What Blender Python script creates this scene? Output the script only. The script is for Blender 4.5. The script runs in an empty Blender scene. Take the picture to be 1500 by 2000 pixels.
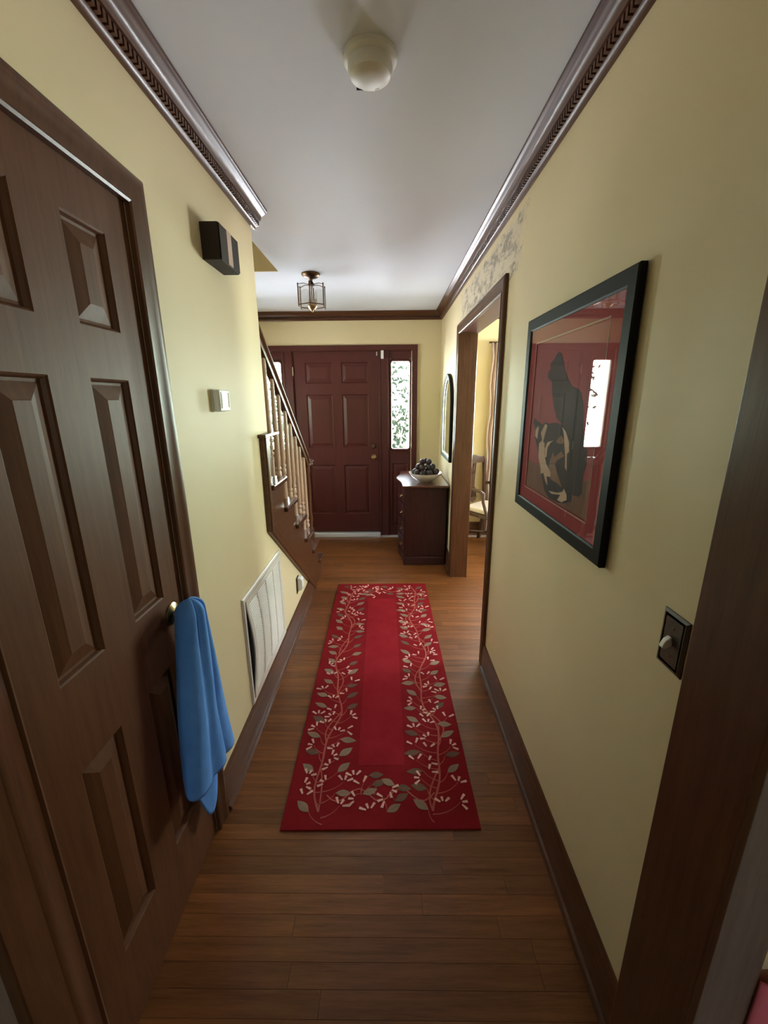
import bpy, bmesh, math, random
from mathutils import Vector, Matrix
C = bpy.context.scene.collection
SC = bpy.context.scene
PI = math.pi
R = math.radians

# ------------------------------------------------------------------ camera
cam_d = bpy.data.cameras.new('camera'); cam = bpy.data.objects.new('camera', cam_d); C.objects.link(cam)
cam_d.sensor_fit = 'HORIZONTAL'; cam_d.sensor_width = 36.0
cam_d.lens = 36.0*806.8368/1500.0
cam_d.clip_start = 0.02; cam_d.clip_end = 200
_p, _w, _r, CAM_H = 0.2658, -0.0129, 0.0082, 1.5606
fw = Vector((0, math.cos(_p), -math.sin(_p))); up = Vector((0, math.sin(_p), math.cos(_p))); rt = Vector((1, 0, 0))
rz = Matrix.Rotation(-_w, 3, 'Z')
fw, up, rt = rz@fw, rz@up, rz@rt
rt2 = rt*math.cos(_r) - up*math.sin(_r); up2 = rt*math.sin(_r) + up*math.cos(_r)
M = Matrix((rt2, up2, -fw)).transposed().to_4x4(); M.translation = Vector((0, 0, CAM_H))
cam.matrix_world = M
SC.camera = cam

# ------------------------------------------------------------------ world, light, exposure
SC.view_settings.view_transform = 'Standard'; SC.view_settings.look = 'None'
SC.view_settings.gamma = 1.0; SC.view_settings.use_curve_mapping = False
SC.view_settings.exposure = 2.52
SC.cycles.use_denoising = True
SC.cycles.max_bounces = 14; SC.cycles.diffuse_bounces = 8; SC.cycles.glossy_bounces = 5; SC.cycles.transparent_max_bounces = 12
SC.cycles.sample_clamp_indirect = 8.0
SC.cycles.caustics_reflective = False; SC.cycles.caustics_refractive = False
SC.cycles.blur_glossy = 1.0

WORLD_STRENGTH = 16.0
W = bpy.data.worlds.new('daylight'); SC.world = W; W.use_nodes = True
nt = W.node_tree; nt.nodes.clear()
wo = nt.nodes.new('ShaderNodeOutputWorld'); bg = nt.nodes.new('ShaderNodeBackground'); bg.inputs['Strength'].default_value = WORLD_STRENGTH
tc = nt.nodes.new('ShaderNodeTexCoord'); sp = nt.nodes.new('ShaderNodeSeparateXYZ'); rp = nt.nodes.new('ShaderNodeValToRGB')
mr = nt.nodes.new('ShaderNodeMapRange'); mr.inputs['From Min'].default_value = -1; mr.inputs['From Max'].default_value = 1
nt.links.new(tc.outputs['Generated'], sp.inputs[0]); nt.links.new(sp.outputs['Z'], mr.inputs['Value']); nt.links.new(mr.outputs[0], rp.inputs[0])
nt.links.new(rp.outputs['Color'], bg.inputs['Color']); nt.links.new(bg.outputs[0], wo.inputs[0])
cr = rp.color_ramp
cr.elements[0].position = 0.0; cr.elements[0].color = (.84, .84, .95, 1)      # pale sunlit ground
cr.elements[1].position = 1.0; cr.elements[1].color = (.42, .54, .70, 1)      # zenith
for pos, col in ((.40, (.97, .97, 1.04, 1)), (.47, (.62, .76, .62, 1)), (.54, (.60, .70, .60, 1)), (.66, (.70, .78, .86, 1))):
    e = cr.elements.new(pos); e.color = col

def portal(name, loc, rot, sx, sy):
    d = bpy.data.lights.new(name, 'AREA'); d.shape = 'RECTANGLE'; d.size = sx; d.size_y = sy
    d.cycles.is_portal = True
    o = bpy.data.objects.new(name, d); o.location = loc; o.rotation_euler = rot; C.objects.link(o); return o
# ------------------------------------------------------------------ dimensions (metres)
XL, XR, D, H = -0.653, 0.563, 4.687, 2.44
XF = -1.62          # far side of the stairs
XD = 3.6            # far side of the dining room
portal('portal_sidelight', (.10, D+.07, 1.49), (-PI/2, 0, 0), .22, .93)
portal('portal_sidelight', (-1.235, D+.07, 1.49), (-PI/2, 0, 0), .22, .93)
portal('portal_dining_front', (1.80, D+.16, 1.40), (-PI/2, 0, 0), .90, 1.30)
portal('portal_dining_side', (XD+.16, 2.85, 1.50), (0, PI/2, 0), 1.12, .70)
portal('portal_upstairs', (XF-.12, 1.9, 3.75), (0, -PI/2, 0), .36, .36)
portal('portal_stair_side', (XF-.12, 3.72, 1.45), (0, -PI/2, 0), .46, .44)
portal('portal_kitchen', (0.2, -2.76, 1.55), (PI/2, 0, 0), .40, .40)

# ------------------------------------------------------------------ materials
def mat(name, col=(.5, .5, .5), rough=.5, spec=.5, metal=0.0, coat=0.0, coat_rough=.2, build=None):
    m = bpy.data.materials.new(name); m.use_nodes = True
    n = m.node_tree.nodes; b = n['Principled BSDF']
    b.inputs['Base Color'].default_value = (*col, 1); b.inputs['Roughness'].default_value = rough
    b.inputs['Metallic'].default_value = metal; b.inputs['Specular IOR Level'].default_value = spec
    b.inputs['Coat Weight'].default_value = coat; b.inputs['Coat Roughness'].default_value = coat_rough
    if build: build(m.node_tree, b)
    return m
def coords(t, scale=(1, 1, 1), random_offset=False):
    tc = t.nodes.new('ShaderNodeTexCoord'); mp = t.nodes.new('ShaderNodeMapping'); mp.inputs['Scale'].default_value = scale
    t.links.new(tc.outputs['Object'], mp.inputs['Vector'])
    if random_offset:
        oi = t.nodes.new('ShaderNodeObjectInfo'); mu = t.nodes.new('ShaderNodeMath'); mu.operation = 'MULTIPLY'; mu.inputs[1].default_value = 57
        t.links.new(oi.outputs['Random'], mu.inputs[0]); t.links.new(mu.outputs[0], mp.inputs['Location'])
    return mp.outputs[0]
def noise(t, vec, scale, detail=4, rough=.55):
    n = t.nodes.new('ShaderNodeTexNoise'); n.inputs['Scale'].default_value = scale; n.inputs['Detail'].default_value = detail; n.inputs['Roughness'].default_value = rough
    t.links.new(vec, n.inputs['Vector']); return n.outputs['Fac']
def ramp(t, fac, stops):
    r = t.nodes.new('ShaderNodeValToRGB'); e = r.color_ramp.elements
    e[0].position, e[0].color = stops[0][0], (*stops[0][1], 1); e[1].position, e[1].color = stops[-1][0], (*stops[-1][1], 1)
    for p, c in stops[1:-1]:
        x = e.new(p); x.color = (*c, 1)
    t.links.new(fac, r.inputs[0]); return r.outputs['Color']
def bump(t, b, fac, strength, dist=.002):
    k = t.nodes.new('ShaderNodeBump'); k.inputs['Strength'].default_value = strength; k.inputs['Distance'].default_value = dist
    t.links.new(fac, k.inputs['Height']); t.links.new(k.outputs[0], b.inputs['Normal'])
def mixc(t, fac, a, b):
    m = t.nodes.new('ShaderNodeMix'); m.data_type = 'RGBA'
    t.links.new(fac, m.inputs[0])
    for i, v in ((6, a), (7, b)):
        if isinstance(v, tuple): m.inputs[i].default_value = (*v, 1)
        else: t.links.new(v, m.inputs[i])
    return m.outputs[2]
def wood(name, dark, light, axis, rough=.35, coat=.6, cr=.22, random_offset=False, vary=0.0, bump_s=.12):
    s = {'x': (.9, 14, 14), 'y': (14, .9, 14), 'z': (14, 14, .9)}[axis]
    def f(t, b):
        v = coords(t, s, random_offset)
        n1 = noise(t, v, 4.0, 6, .6); n2 = noise(t, v, 17.0, 3, .6)
        ad = t.nodes.new('ShaderNodeMath'); ad.operation = 'MULTIPLY_ADD'; ad.inputs[1].default_value = .45
        t.links.new(n2, ad.inputs[0]); t.links.new(n1, ad.inputs[2])
        col = ramp(t, ad.outputs[0], ((.38, dark), (.62, tuple((a+c)/2 for a, c in zip(dark, light))), (.9, light)))
        if vary:
            oi = t.nodes.new('ShaderNodeObjectInfo'); mrn = t.nodes.new('ShaderNodeMapRange')
            mrn.inputs['To Min'].default_value = 1-vary; mrn.inputs['To Max'].default_value = 1+vary
            t.links.new(oi.outputs['Random'], mrn.inputs['Value'])
            hs = t.nodes.new('ShaderNodeHueSaturation'); t.links.new(mrn.outputs[0], hs.inputs['Value']); t.links.new(col, hs.inputs['Color']); col = hs.outputs[0]
        t.links.new(col, b.inputs['Base Color'])
        bump(t, b, n2, bump_s, .001)
    return mat(name, light, rough, .2, 0, coat, cr, f)
def paint(name, c1, c2, rough, scale=1.2, bump_s=.08):
    def f(t, b):
        v = coords(t)
        t.links.new(ramp(t, noise(t, v, scale, 5, .6), ((.3, c1), (.7, c2))), b.inputs['Base Color'])
        bump(t, b, noise(t, v, 160, 2), bump_s, .001)
    return mat(name, c1, rough, .4, build=f)

YW1, YW2 = (.69, .585, .345), (.74, .635, .39)
def wall_peel(t, b):
    v = coords(t)
    base = ramp(t, noise(t, v, 1.2, 5, .6), ((.3, YW1), (.7, YW2)))
    s = t.nodes.new('ShaderNodeSeparateXYZ'); t.links.new(v, s.inputs[0])
    def mth(op, a, b2=None, c=None):
        k = t.nodes.new('ShaderNodeMath'); k.operation = op
        for i, x in enumerate((a, b2, c)):
            if x is None: continue
            if isinstance(x, (int, float)): k.inputs[i].default_value = x
            else: t.links.new(x, k.inputs[i])
        return k.outputs[0]
    # an uneven band of scraped paint above the opening, y 2.0 to 3.5, z 2.10 to 2.31
    edge = noise(t, v, 6.0, 5, .75)
    yd = mth('ABSOLUTE', mth('SUBTRACT', s.outputs['Y'], 2.72)); zd = mth('ABSOLUTE', mth('SUBTRACT', s.outputs['Z'], 2.205))
    ye = mth('SUBTRACT', .84, yd); ze = mth('SUBTRACT', .135, zd)
    m1 = mth('MINIMUM', mth('MULTIPLY', ye, 1.8), mth('MULTIPLY', ze, 9.0))
    m2 = mth('ADD', m1, mth('SUBTRACT', edge, .62))
    area = mth('MULTIPLY', mth('MAXIMUM', mth('MINIMUM', m2, .12), 0.0), 8.3)
    mp = t.nodes.new('ShaderNodeMapping'); mp.inputs['Scale'].default_value = (1, .34, .8); t.links.new(v, mp.inputs[0])
    fl = noise(t, mp.outputs[0], 22.0, 6, .8)
    flake = ramp(t, fl, ((.49, (0, 0, 0)), (.56, (1, 1, 1))))
    mk = t.nodes.new('ShaderNodeMath'); mk.operation = 'MULTIPLY'; t.links.new(area, mk.inputs[0]); t.links.new(flake, mk.inputs[1])
    grey = ramp(t, noise(t, v, 40, 3), ((.3, (.16, .125, .085)), (.7, (.38, .32, .24))))
    pale = mixc(t, mth('MULTIPLY', area, .5), base, (.60, .54, .45))
    t.links.new(mixc(t, mth('MULTIPLY', mk.outputs[0], .85), pale, grey), b.inputs['Base Color'])
    hsum = mth('ADD', mth('MULTIPLY', mk.outputs[0], -1.0), mth('MULTIPLY', noise(t, v, 160, 2), .1))
    bump(t, b, hsum, .5, .0015)

M_WALL = paint('yellow_wall_paint', YW1, YW2, .55)
M_WALLR = mat('yellow_wall_paint_scraped', YW1, .55, .4, build=wall_peel)
M_CEIL = paint('white_ceiling_paint', (.70, .745, .84), (.73, .775, .87), .75)
M_TRIMZ = wood('stained_trim_upright', (.050, .018, .0075), (.112, .044, .019), 'z', coat=.12, cr=.30)
M_TRIMY = wood('stained_trim_along', (.050, .018, .0075), (.112, .044, .019), 'y', coat=.22, cr=.24)
M_TRIMX = wood('stained_trim_across', (.050, .018, .0075), (.112, .044, .019), 'x', coat=.22, cr=.28)
M_CLOSET = wood('stained_door_wood', (.072, .0245, .0085), (.125, .0455, .0165), 'z', rough=.55, coat=.05, cr=.33)
M_FDOOR = wood('red_brown_door_paint', (.070, .015, .012), (.088, .022, .017), 'z', rough=.45, coat=.2, cr=.3, bump_s=.05)
M_FLOOR = wood('oak_floor_boards', (.095, .0285, .0070), (.225, .082, .023), 'x', rough=.4, coat=.5, cr=.20, random_offset=True, vary=.2, bump_s=.05)
M_SUB = wood('oak_floor_base', (.11, .04, .016), (.2, .09, .04), 'x', rough=.5, coat=.2)
M_MAHOG = wood('dark_mahogany', (.022, .006, .0065), (.056, .015, .014), 'z', rough=.4, coat=.3, cr=.25)
M_MAHOGX = wood('dark_mahogany_top', (.05, .017, .010), (.12, .045, .026), 'y', rough=.3, coat=.9, cr=.12)
M_CHAIR = wood('dark_chair_wood', (.030, .012, .007), (.07, .028, .014), 'z', rough=.35, coat=.6)
M_BALU = wood('tan_baluster_wood', (.36, .235, .165), (.52, .36, .26), 'z', rough=.4, coat=.4)
M_BRASS = mat('aged_brass', (.50, .36, .18), .28, metal=1.0)
M_DBRASS = mat('dark_bronze', (.16, .10, .055), .35, metal=1.0)
M_STEEL = mat('worn_steel', (.62, .60, .55), .3, metal=1.0)
M_ALU = mat('aluminium_threshold', (.80, .80, .82), .35, metal=.6)
M_WHITE = mat('white_plastic', (.80, .80, .77), .4)
M_OFFW = mat('off_white_plastic', (.70, .68, .62), .45)
M_VENT = mat('cream_painted_metal', (.66, .62, .55), .45)
M_DARK = mat('painted_hollow_shade', (.012, .010, .009), .8)
M_BLACK = mat('black_frame', (.011, .010, .009), .5, spec=.10)
M_BROWN = mat('brown_switch_plate', (.055, .036, .018), .38)
M_CHIME = mat('dark_brown_chime', (.030, .019, .013), .55, spec=.15)
M_CHIMEB = mat('pinkish_brass_stripe', (.52, .36, .27), .5)
M_PORC = mat('white_porcelain', (.78, .75, .70), .22, coat=.5, coat_rough=.1)
M_PINK = mat('pink_cloth', (.80, .17, .21), .9)
M_SEAT = mat('cream_seat_fabric', (.60, .52, .42), .9)
M_STOP = mat('stair_tread_edge', (.09, .036, .018), .25, coat=.9, coat_rough=.1)
M_CURT = mat('pale_lace_fabric', (.46, .34, .28), .9)
M_MIR = mat('mirror_glass', (.85, .86, .85), .03, metal=1.0)
M_GOLD = mat('pale_gilt', (.62, .55, .40), .35, metal=.6)
M_BARK = mat('bark', (.05, .035, .025), .9)
M_LEAF = mat('outdoor_leaf', (.008, .013, .007), .9, spec=.1)
def f_pod(t, b):
    v = coords(t, random_offset=True)
    t.links.new(ramp(t, noise(t, v, 28, 4), ((.35, (.020, .009, .010)), (.7, (.060, .026, .026)))), b.inputs['Base Color'])
    bump(t, b, noise(t, v, 60, 3), .5, .002)
M_POD = mat('dark_dried_pod', (.04, .02, .02), .55, build=f_pod)
def f_towel(t, b):
    v = coords(t)
    t.links.new(ramp(t, noise(t, v, 14, 3), ((.3, (.095, .275, .70)), (.7, (.12, .33, .80)))), b.inputs['Base Color'])
    bump(t, b, noise(t, v, 420, 2), .35, .002)
M_TOWEL = mat('blue_terry_cloth', (.12, .26, .53), .95, build=f_towel)
def f_rug(lo, hi):
    def f(t, b):
        v = coords(t)
        t.links.new(ramp(t, noise(t, v, 5, 6, .7), ((.3, lo), (.7, hi))), b.inputs['Base Color'])
        bump(t, b, noise(t, v, 380, 2), .4, .002)
        b.inputs['Specular IOR Level'].default_value = .02
    return f
M_RUG = mat('red_wool_border', (.2, .02, .02), .95, build=f_rug((.190, .010, .013), (.235, .015, .018)))
M_RUGF = mat('red_wool_field', (.3, .03, .03), .95, build=f_rug((.235, .012, .018), (.285, .019, .025)))
M_RLEAF = mat('grey_green_wool', (.2, .18, .13), .95, build=f_rug((.20, .145, .095), (.32, .245, .165)))
M_RLEAF2 = mat('dull_green_wool', (.1, .08, .05), .95, build=f_rug((.115, .070, .050), (.17, .115, .078)))
M_RPET = mat('pale_pink_wool', (.6, .35, .3), .95, build=f_rug((.62, .34, .27), (.78, .47, .39)))
M_RVINE = mat('rose_wool', (.35, .1, .08), .95, build=f_rug((.36, .082, .062), (.44, .12, .09)))
M_MAT = mat('red_mount_board', (.40, .040, .050), .8)
M_PBG = mat('print_red', (.42, .060, .075), .7)
M_PGR = mat('print_brown', (.22, .095, .048), .7)
M_PBK = mat('print_black', (.012, .012, .011), .7)
M_PCR = mat('print_cream', (.72, .52, .38), .7)
M_PTN = mat('print_tan', (.30, .16, .085), .7)
M_BEV = mat('mount_bevel', (.50, .33, .28), .6)
def glass(name, tint=(1, 1, 1), ior=1.5, rough=.0):
    m = bpy.data.materials.new(name); m.use_nodes = True; t = m.node_tree; t.nodes.clear()
    o = t.nodes.new('ShaderNodeOutputMaterial'); a = t.nodes.new('ShaderNodeBsdfTransparent'); g = t.nodes.new('ShaderNodeBsdfGlossy')
    a.inputs[0].default_value = (*tint, 1); g.inputs['Roughness'].default_value = rough
    fr = t.nodes.new('ShaderNodeFresnel'); ge = t.nodes.new('ShaderNodeNewGeometry')
    k = t.nodes.new('ShaderNodeMath'); k.operation = 'MULTIPLY_ADD'; k.inputs[1].default_value = 1/ior-ior; k.inputs[2].default_value = ior
    t.links.new(ge.outputs['Backfacing'], k.inputs[0]); t.links.new(k.outputs[0], fr.inputs[0]); mx = t.nodes.new('ShaderNodeMixShader')
    t.links.new(fr.outputs[0], mx.inputs[0]); t.links.new(a.outputs[0], mx.inputs[1]); t.links.new(g.outputs[0], mx.inputs[2]); t.links.new(mx.outputs[0], o.inputs[0])
    return m
M_GLASS = glass('window_glass', (.97, .99, .98)); M_PGLASS = glass('picture_glass'); M_LGLASS = glass('bevelled_lamp_glass', (.95, .95, .94), 1.45)

# ------------------------------------------------------------------ mesh helpers
ORG = {}
def org(o):
    return ORG.get(o.name, Vector((0, 0, 0))) if o else Vector((0, 0, 0))
class MB:
    def __init__(s): s.v = []; s.f = []
    def add(s, vs, fs):
        n = len(s.v); s.v += [tuple(x) for x in vs]; s.f += [tuple(i+n for i in f) for f in fs]; return s
    def box(s, x0, x1, y0, y1, z0, z1, T=None):
        vs = [(x, y, z) for x in (x0, x1) for y in (y0, y1) for z in (z0, z1)]
        if T: vs = [T(*p) for p in vs]
        return s.add(vs, [(0, 1, 3, 2), (4, 6, 7, 5), (0, 4, 5, 1), (2, 3, 7, 6), (0, 2, 6, 4), (1, 5, 7, 3)])
    def prism(s, poly, w0, w1, T):
        n = len(poly); vs = [T(u, v, w0) for u, v in poly] + [T(u, v, w1) for u, v in poly]
        return s.add(vs, [tuple(range(n-1, -1, -1)), tuple(range(n, 2*n))] + [(i, (i+1) % n, n+(i+1) % n, n+i) for i in range(n)])
    def sweep(s, path, prof, T, closed=False):
        n, k = len(path), len(prof); vs = []
        for i, (u, v) in enumerate(path):
            def d(a, b):
                x, y = path[b][0]-path[a][0], path[b][1]-path[a][1]; l = math.hypot(x, y); return (-y/l, x/l)
            if closed: n0, n1 = d(i-1, i), d(i, (i+1) % n)
            else: n0 = d(max(i-1, 0), max(i, 1)); n1 = d(min(i, n-2), min(i+1, n-1))
            mx, my = n0[0]+n1[0], n0[1]+n1[1]; q = 2/(mx*mx+my*my)
            for o, w in prof: vs.append(T(u+o*mx*q, v+o*my*q, w))
        fs = []
        for i in range(n if closed else n-1):
            j = (i+1) % n
            for a in range(k): b = (a+1) % k; fs.append((i*k+a, j*k+a, j*k+b, i*k+b))
        if not closed: fs += [tuple(range(k-1, -1, -1)), tuple((n-1)*k+a for a in range(k))]
        return s.add(vs, fs)
    def lathe(s, prof, c, seg=24, T=None, caps=True):
        vs = []; k = len(prof)
        for r, z in prof:
            for i in range(seg):
                a = 2*PI*i/seg; p = (r*math.cos(a), r*math.sin(a), z)
                p = T(*p) if T else p; vs.append((c[0]+p[0], c[1]+p[1], c[2]+p[2]))
        fs = [(j*seg+i, j*seg+(i+1) % seg, (j+1)*seg+(i+1) % seg, (j+1)*seg+i) for j in range(k-1) for i in range(seg)]
        if caps: fs += [tuple(range(seg-1, -1, -1)), tuple((k-1)*seg+i for i in range(seg))]
        return s.add(vs, fs)
    def tube(s, pts, r, seg=8, sec=None):
        pts = [Vector(p) for p in pts]; n = len(pts); rs = r if isinstance(r, (list, tuple)) else [r]*n
        vs = []; ref = None
        for i, p in enumerate(pts):
            t = (pts[min(i+1, n-1)]-pts[max(i-1, 0)]).normalized()
            if ref is None:
                ref = Vector((0, 0, 1)) if abs(t.z) < .9 else Vector((1, 0, 0))
            a = (ref - t*ref.dot(t)).normalized(); b = t.cross(a); ref = a
            for k in range(seg if not sec else len(sec)):
                if sec: ca, cb = sec[k][0]*rs[i], sec[k][1]*rs[i]
                else: ca, cb = math.cos(2*PI*k/seg)*rs[i], math.sin(2*PI*k/seg)*rs[i]
                vs.append(p + b*ca + a*cb)
        g = len(sec) if sec else seg
        fs = [(i*g+k, i*g+(k+1) % g, (i+1)*g+(k+1) % g, (i+1)*g+k) for i in range(n-1) for k in range(g)]
        fs += [tuple(range(g-1, -1, -1)), tuple((n-1)*g+k for k in range(g))]
        return s.add(vs, fs)
    def sphere(s, c, rx, ry=None, rz=None, seg=16, rings=10):
        ry = ry or rx; rz = rz or rx
        vs = [(c[0], c[1], c[2]-rz)]
        for j in range(1, rings):
            t = -PI/2 + PI*j/rings
            for i in range(seg):
                a = 2*PI*i/seg; vs.append((c[0]+rx*math.cos(t)*math.cos(a), c[1]+ry*math.cos(t)*math.sin(a), c[2]+rz*math.sin(t)))
        vs.append((c[0], c[1], c[2]+rz)); last = len(vs)-1
        fs = [(0, 1+(i+1) % seg, 1+i) for i in range(seg)]
        fs += [(1+j*seg+i, 1+j*seg+(i+1) % seg, 1+(j+1)*seg+(i+1) % seg, 1+(j+1)*seg+i) for j in range(rings-2) for i in range(seg)]
        b = 1+(rings-2)*seg; fs += [(b+i, b+(i+1) % seg, last) for i in range(seg)]
        return s.add(vs, fs)
    def build(s, name, m, parent=None, smooth=35, bevel=0, origin=None, kind=None, label=None):
        o3 = Vector(origin) if origin else (org(parent) if parent else Vector((0, 0, 0)))
        me = bpy.data.meshes.new(name)
        me.from_pydata([(a-o3.x, b-o3.y, c-o3.z) for a, b, c in s.v], [], s.f)
        bm = bmesh.new(); bm.from_mesh(me); bmesh.ops.recalc_face_normals(bm, faces=bm.faces); bm.to_mesh(me); bm.free()
        if smooth:
            me.polygons.foreach_set('use_smooth', [True]*len(me.polygons)); me.set_sharp_from_angle(angle=R(smooth))
        me.materials.append(m)
        o = bpy.data.objects.new(name, me); C.objects.link(o)
        if parent: o.parent = parent; ORG[o.name] = org(parent)
        else:
            o.location = o3; ORG[o.name] = o3
        if bevel:
            b = o.modifiers.new('bevel', 'BEVEL'); b.width = bevel; b.segments = 2; b.limit_method = 'ANGLE'; b.angle_limit = R(40)
        if kind: o['kind'] = kind
        if label: o['label'] = label
        return o
def thing(name, label, cat, loc=(0, 0, 0), group=None):
    o = bpy.data.objects.new(name, None); o.empty_display_size = .05; C.objects.link(o); o.location = loc
    ORG[o.name] = Vector(loc); o['label'] = label; o['category'] = cat
    if group: o['group'] = group
    return o
def tag(o, label, cat, group=None):
    o['label'] = label; o['category'] = cat
    if group: o['group'] = group
    return o
def struct(name, mb, m, **k): return mb.build(name, m, kind='structure', **k)
def struct_empty(name, loc=(0, 0, 0)):
    o = bpy.data.objects.new(name, None); o.empty_display_size = .05; C.objects.link(o); o.location = loc; ORG[o.name] = Vector(loc); o['kind'] = 'structure'; return o
TL = lambda u, v, w: (XL+w, u, v)        # on the left hall wall: u along the hall, v up, w off the wall
TR = lambda u, v, w: (XR-w, u, v)
TF = lambda u, v, w: (u, D-w, v)
TI = lambda u, v, w: (u, v, w)
rnd = random.Random(7)

# ------------------------------------------------------------------ room shell
def boxes(*bs):
    m = MB()
    for b in bs: m.box(*b)
    return m
# left wall with the closet doorway, cut along the stair stringer
wl = boxes((XL-.1, XL, .535, .59, 0, H), (XL-.1, XL, .59, 1.185, 2.042, H), (XL-.1, XL, 1.185, 2.115, 0, H), (XL-.1, XL, 2.115, 2.25, .90, H))
wl.prism([(2.115, 0), (3.24, 0), (2.115, .90)], 0, -.1, TL)
struct('wall_left', wl, M_WALL, smooth=0)
struct('wall_right', boxes((XR, XR+.12, .60, 2.222, 0, H), (XR, XR+.12, 2.222, 3.465, 2.05, H), (XR, XR+.12, 3.465, D, 0, H)), M_WALLR, smooth=0)
struct('wall_front', boxes((XF-.1, -1.385, D, D+.14, 0, H), (-1.385, .245, D, D+.14, 2.075, H), (.245, XR+.12, D, D+.14, 0, H)), M_WALL, smooth=0)
struct('wall_stairs', boxes((XF-.1, XF, .3, D, 0, 1.22), (XF-.1, XF, .3, 3.50, 1.22, 1.68), (XF-.1, XF, 3.94, D, 1.22, 1.68), (XF-.1, XF, .3, D, 1.68, 3.2), (XF-.1, XF, .3, D, 3.2, 3.57), (XF-.1, XF, .3, 1.72, 3.57, 3.93), (XF-.1, XF, 2.08, D, 3.57, 3.93), (XF-.1, XF, .3, D, 3.93, 4.9), (XF, XL-.1, .3, .4, 0, 4.9)), M_WALL, smooth=0)
struct('wall_upstairs', boxes((XF, -.772, 3.254, 3.261, H+.0005, H+.17), (XF, -.70, 3.254, 3.36, H+.165, 4.9), (-.775, -.70, .4, 3.262, H+.16, 4.9), (XF-.1, -.70, .3, 3.36, 4.9, 5.0)), M_WALL, smooth=0)
struct('ceiling', boxes((-.775, XR+.12, .60, 3.262, H, H+.16), (XF, XR+.12, 3.262, D+.14, H, H+.16)), M_CEIL, smooth=0)
struct('wall_dining_front', boxes((XR+.12, 1.45, D, D+.14, 0, H), (1.45, 2.20, D, D+.14, 0, .84), (1.45, 2.20, D, D+.14, 2.06, H), (2.20, XD+.14, D, D+.14, 0, H)), M_WALL, smooth=0)
struct('wall_dining_right', boxes((XD, XD+.14, 1.4, 2.50, 0, H), (XD, XD+.14, 3.20, D, 0, H), (XD, XD+.14, 2.50, 3.20, 0, .94), (XD, XD+.14, 2.50, 3.20, 2.06, H)), M_WALL, smooth=0)
struct('wall_dining_back', boxes((XR+.12, XD+.14, 1.26, 1.4, 0, H)), M_WALL, smooth=0)
struct('ceiling_dining', boxes((XR+.12, XD+.14, 1.26, D+.14, H, H+.16)), M_CEIL, smooth=0)
struct('wall_kitchen_front', boxes((-1.9, XL-.1, .475, .58, 0, H), (XL-.1, XL-.006, .475, .535, 0, H), (.515, XR, .475, .60, 0, H), (XR, 1.9, .475, .58, 0, H), (-.66, XR, .475, .6, 2.08, H)), M_WALL, smooth=0)
struct('wall_kitchen_back', boxes((-1.9, 0, -2.74, -2.6, 0, H), (.4, 1.9, -2.74, -2.6, 0, H), (0, .4, -2.74, -2.6, 0, 1.35), (0, .4, -2.74, -2.6, 1.75, H)), M_WALL, smooth=0)
struct('wall_kitchen_left', boxes((-2.0, -1.9, -2.74, .58, 0, H)), M_WALL, smooth=0)
struct('wall_kitchen_right', boxes((1.9, 2.0, -2.74, .58, 0, H)), M_WALL, smooth=0)
struct('ceiling_kitchen', boxes((-2.0, 2.0, -2.74, .60, H, H+.16)), M_CEIL, smooth=0)

struct('floor_added_porch', boxes((-4.5, 5.0, D+.14, 7.45, -.25, -.06)), mat('added_porch_concrete', (.30, .28, .26), .9), smooth=0)  # added unseen slab, sized to cut off light rising from below
struct('ceiling_added_porch', boxes((-4.5, 5.0, D+.14, 7.45, 2.72, 2.85)), mat('added_porch_boards', (.55, .55, .53), .7), smooth=0)  # added unseen roof, keeps sky light off the windows and hall floor
for nm, px in (('trim_16', -2.9), ('trim_17', 2.6)): struct(nm, boxes((px-.06, px+.06, 7.25, 7.37, -.06, 2.72)), M_WHITE, smooth=0)  # posts carrying the added porch roof
# floor: strip oak laid across the hall, every board its own piece
floor = struct('floor', boxes((-2.0, 2.0, -2.74, .46, -.12, 0), (XF-.1, XD+.14, .46, D+.14, -.12, -.012)), M_SUB, smooth=0)
y = .462; row = 0
while y < D-.11:
    if y < 2.18: x0, x1 = XL-.03, XR+.0
    elif y < 3.10: x0, x1 = XL-.03, 1.75
    else: x0, x1 = XF, 1.75
    x = x0 - rnd.uniform(0, .5); y1 = min(y+.0571, D-.085)
    while x < x1-.02:
        L = rnd.uniform(.35, 1.25); a, b = max(x, x0), min(x+L, x1)
        if b-a > .04:
            e = .00045
            MB().box(a+e, b-e, y+e, y1-e, -.012, 0).build('plank', M_FLOOR, floor, smooth=0)
        x += L
    y += .0571; row += 1
MB().box(1.75, XD, 1.4, D, -.012, -.0005).add([], []).build('floor_field', M_SUB, floor, smooth=0)
MB().box(XR+.12, 1.75, 1.4, 2.23, -.012, -.0005).build('floor_field', M_SUB, floor, smooth=0)

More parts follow.
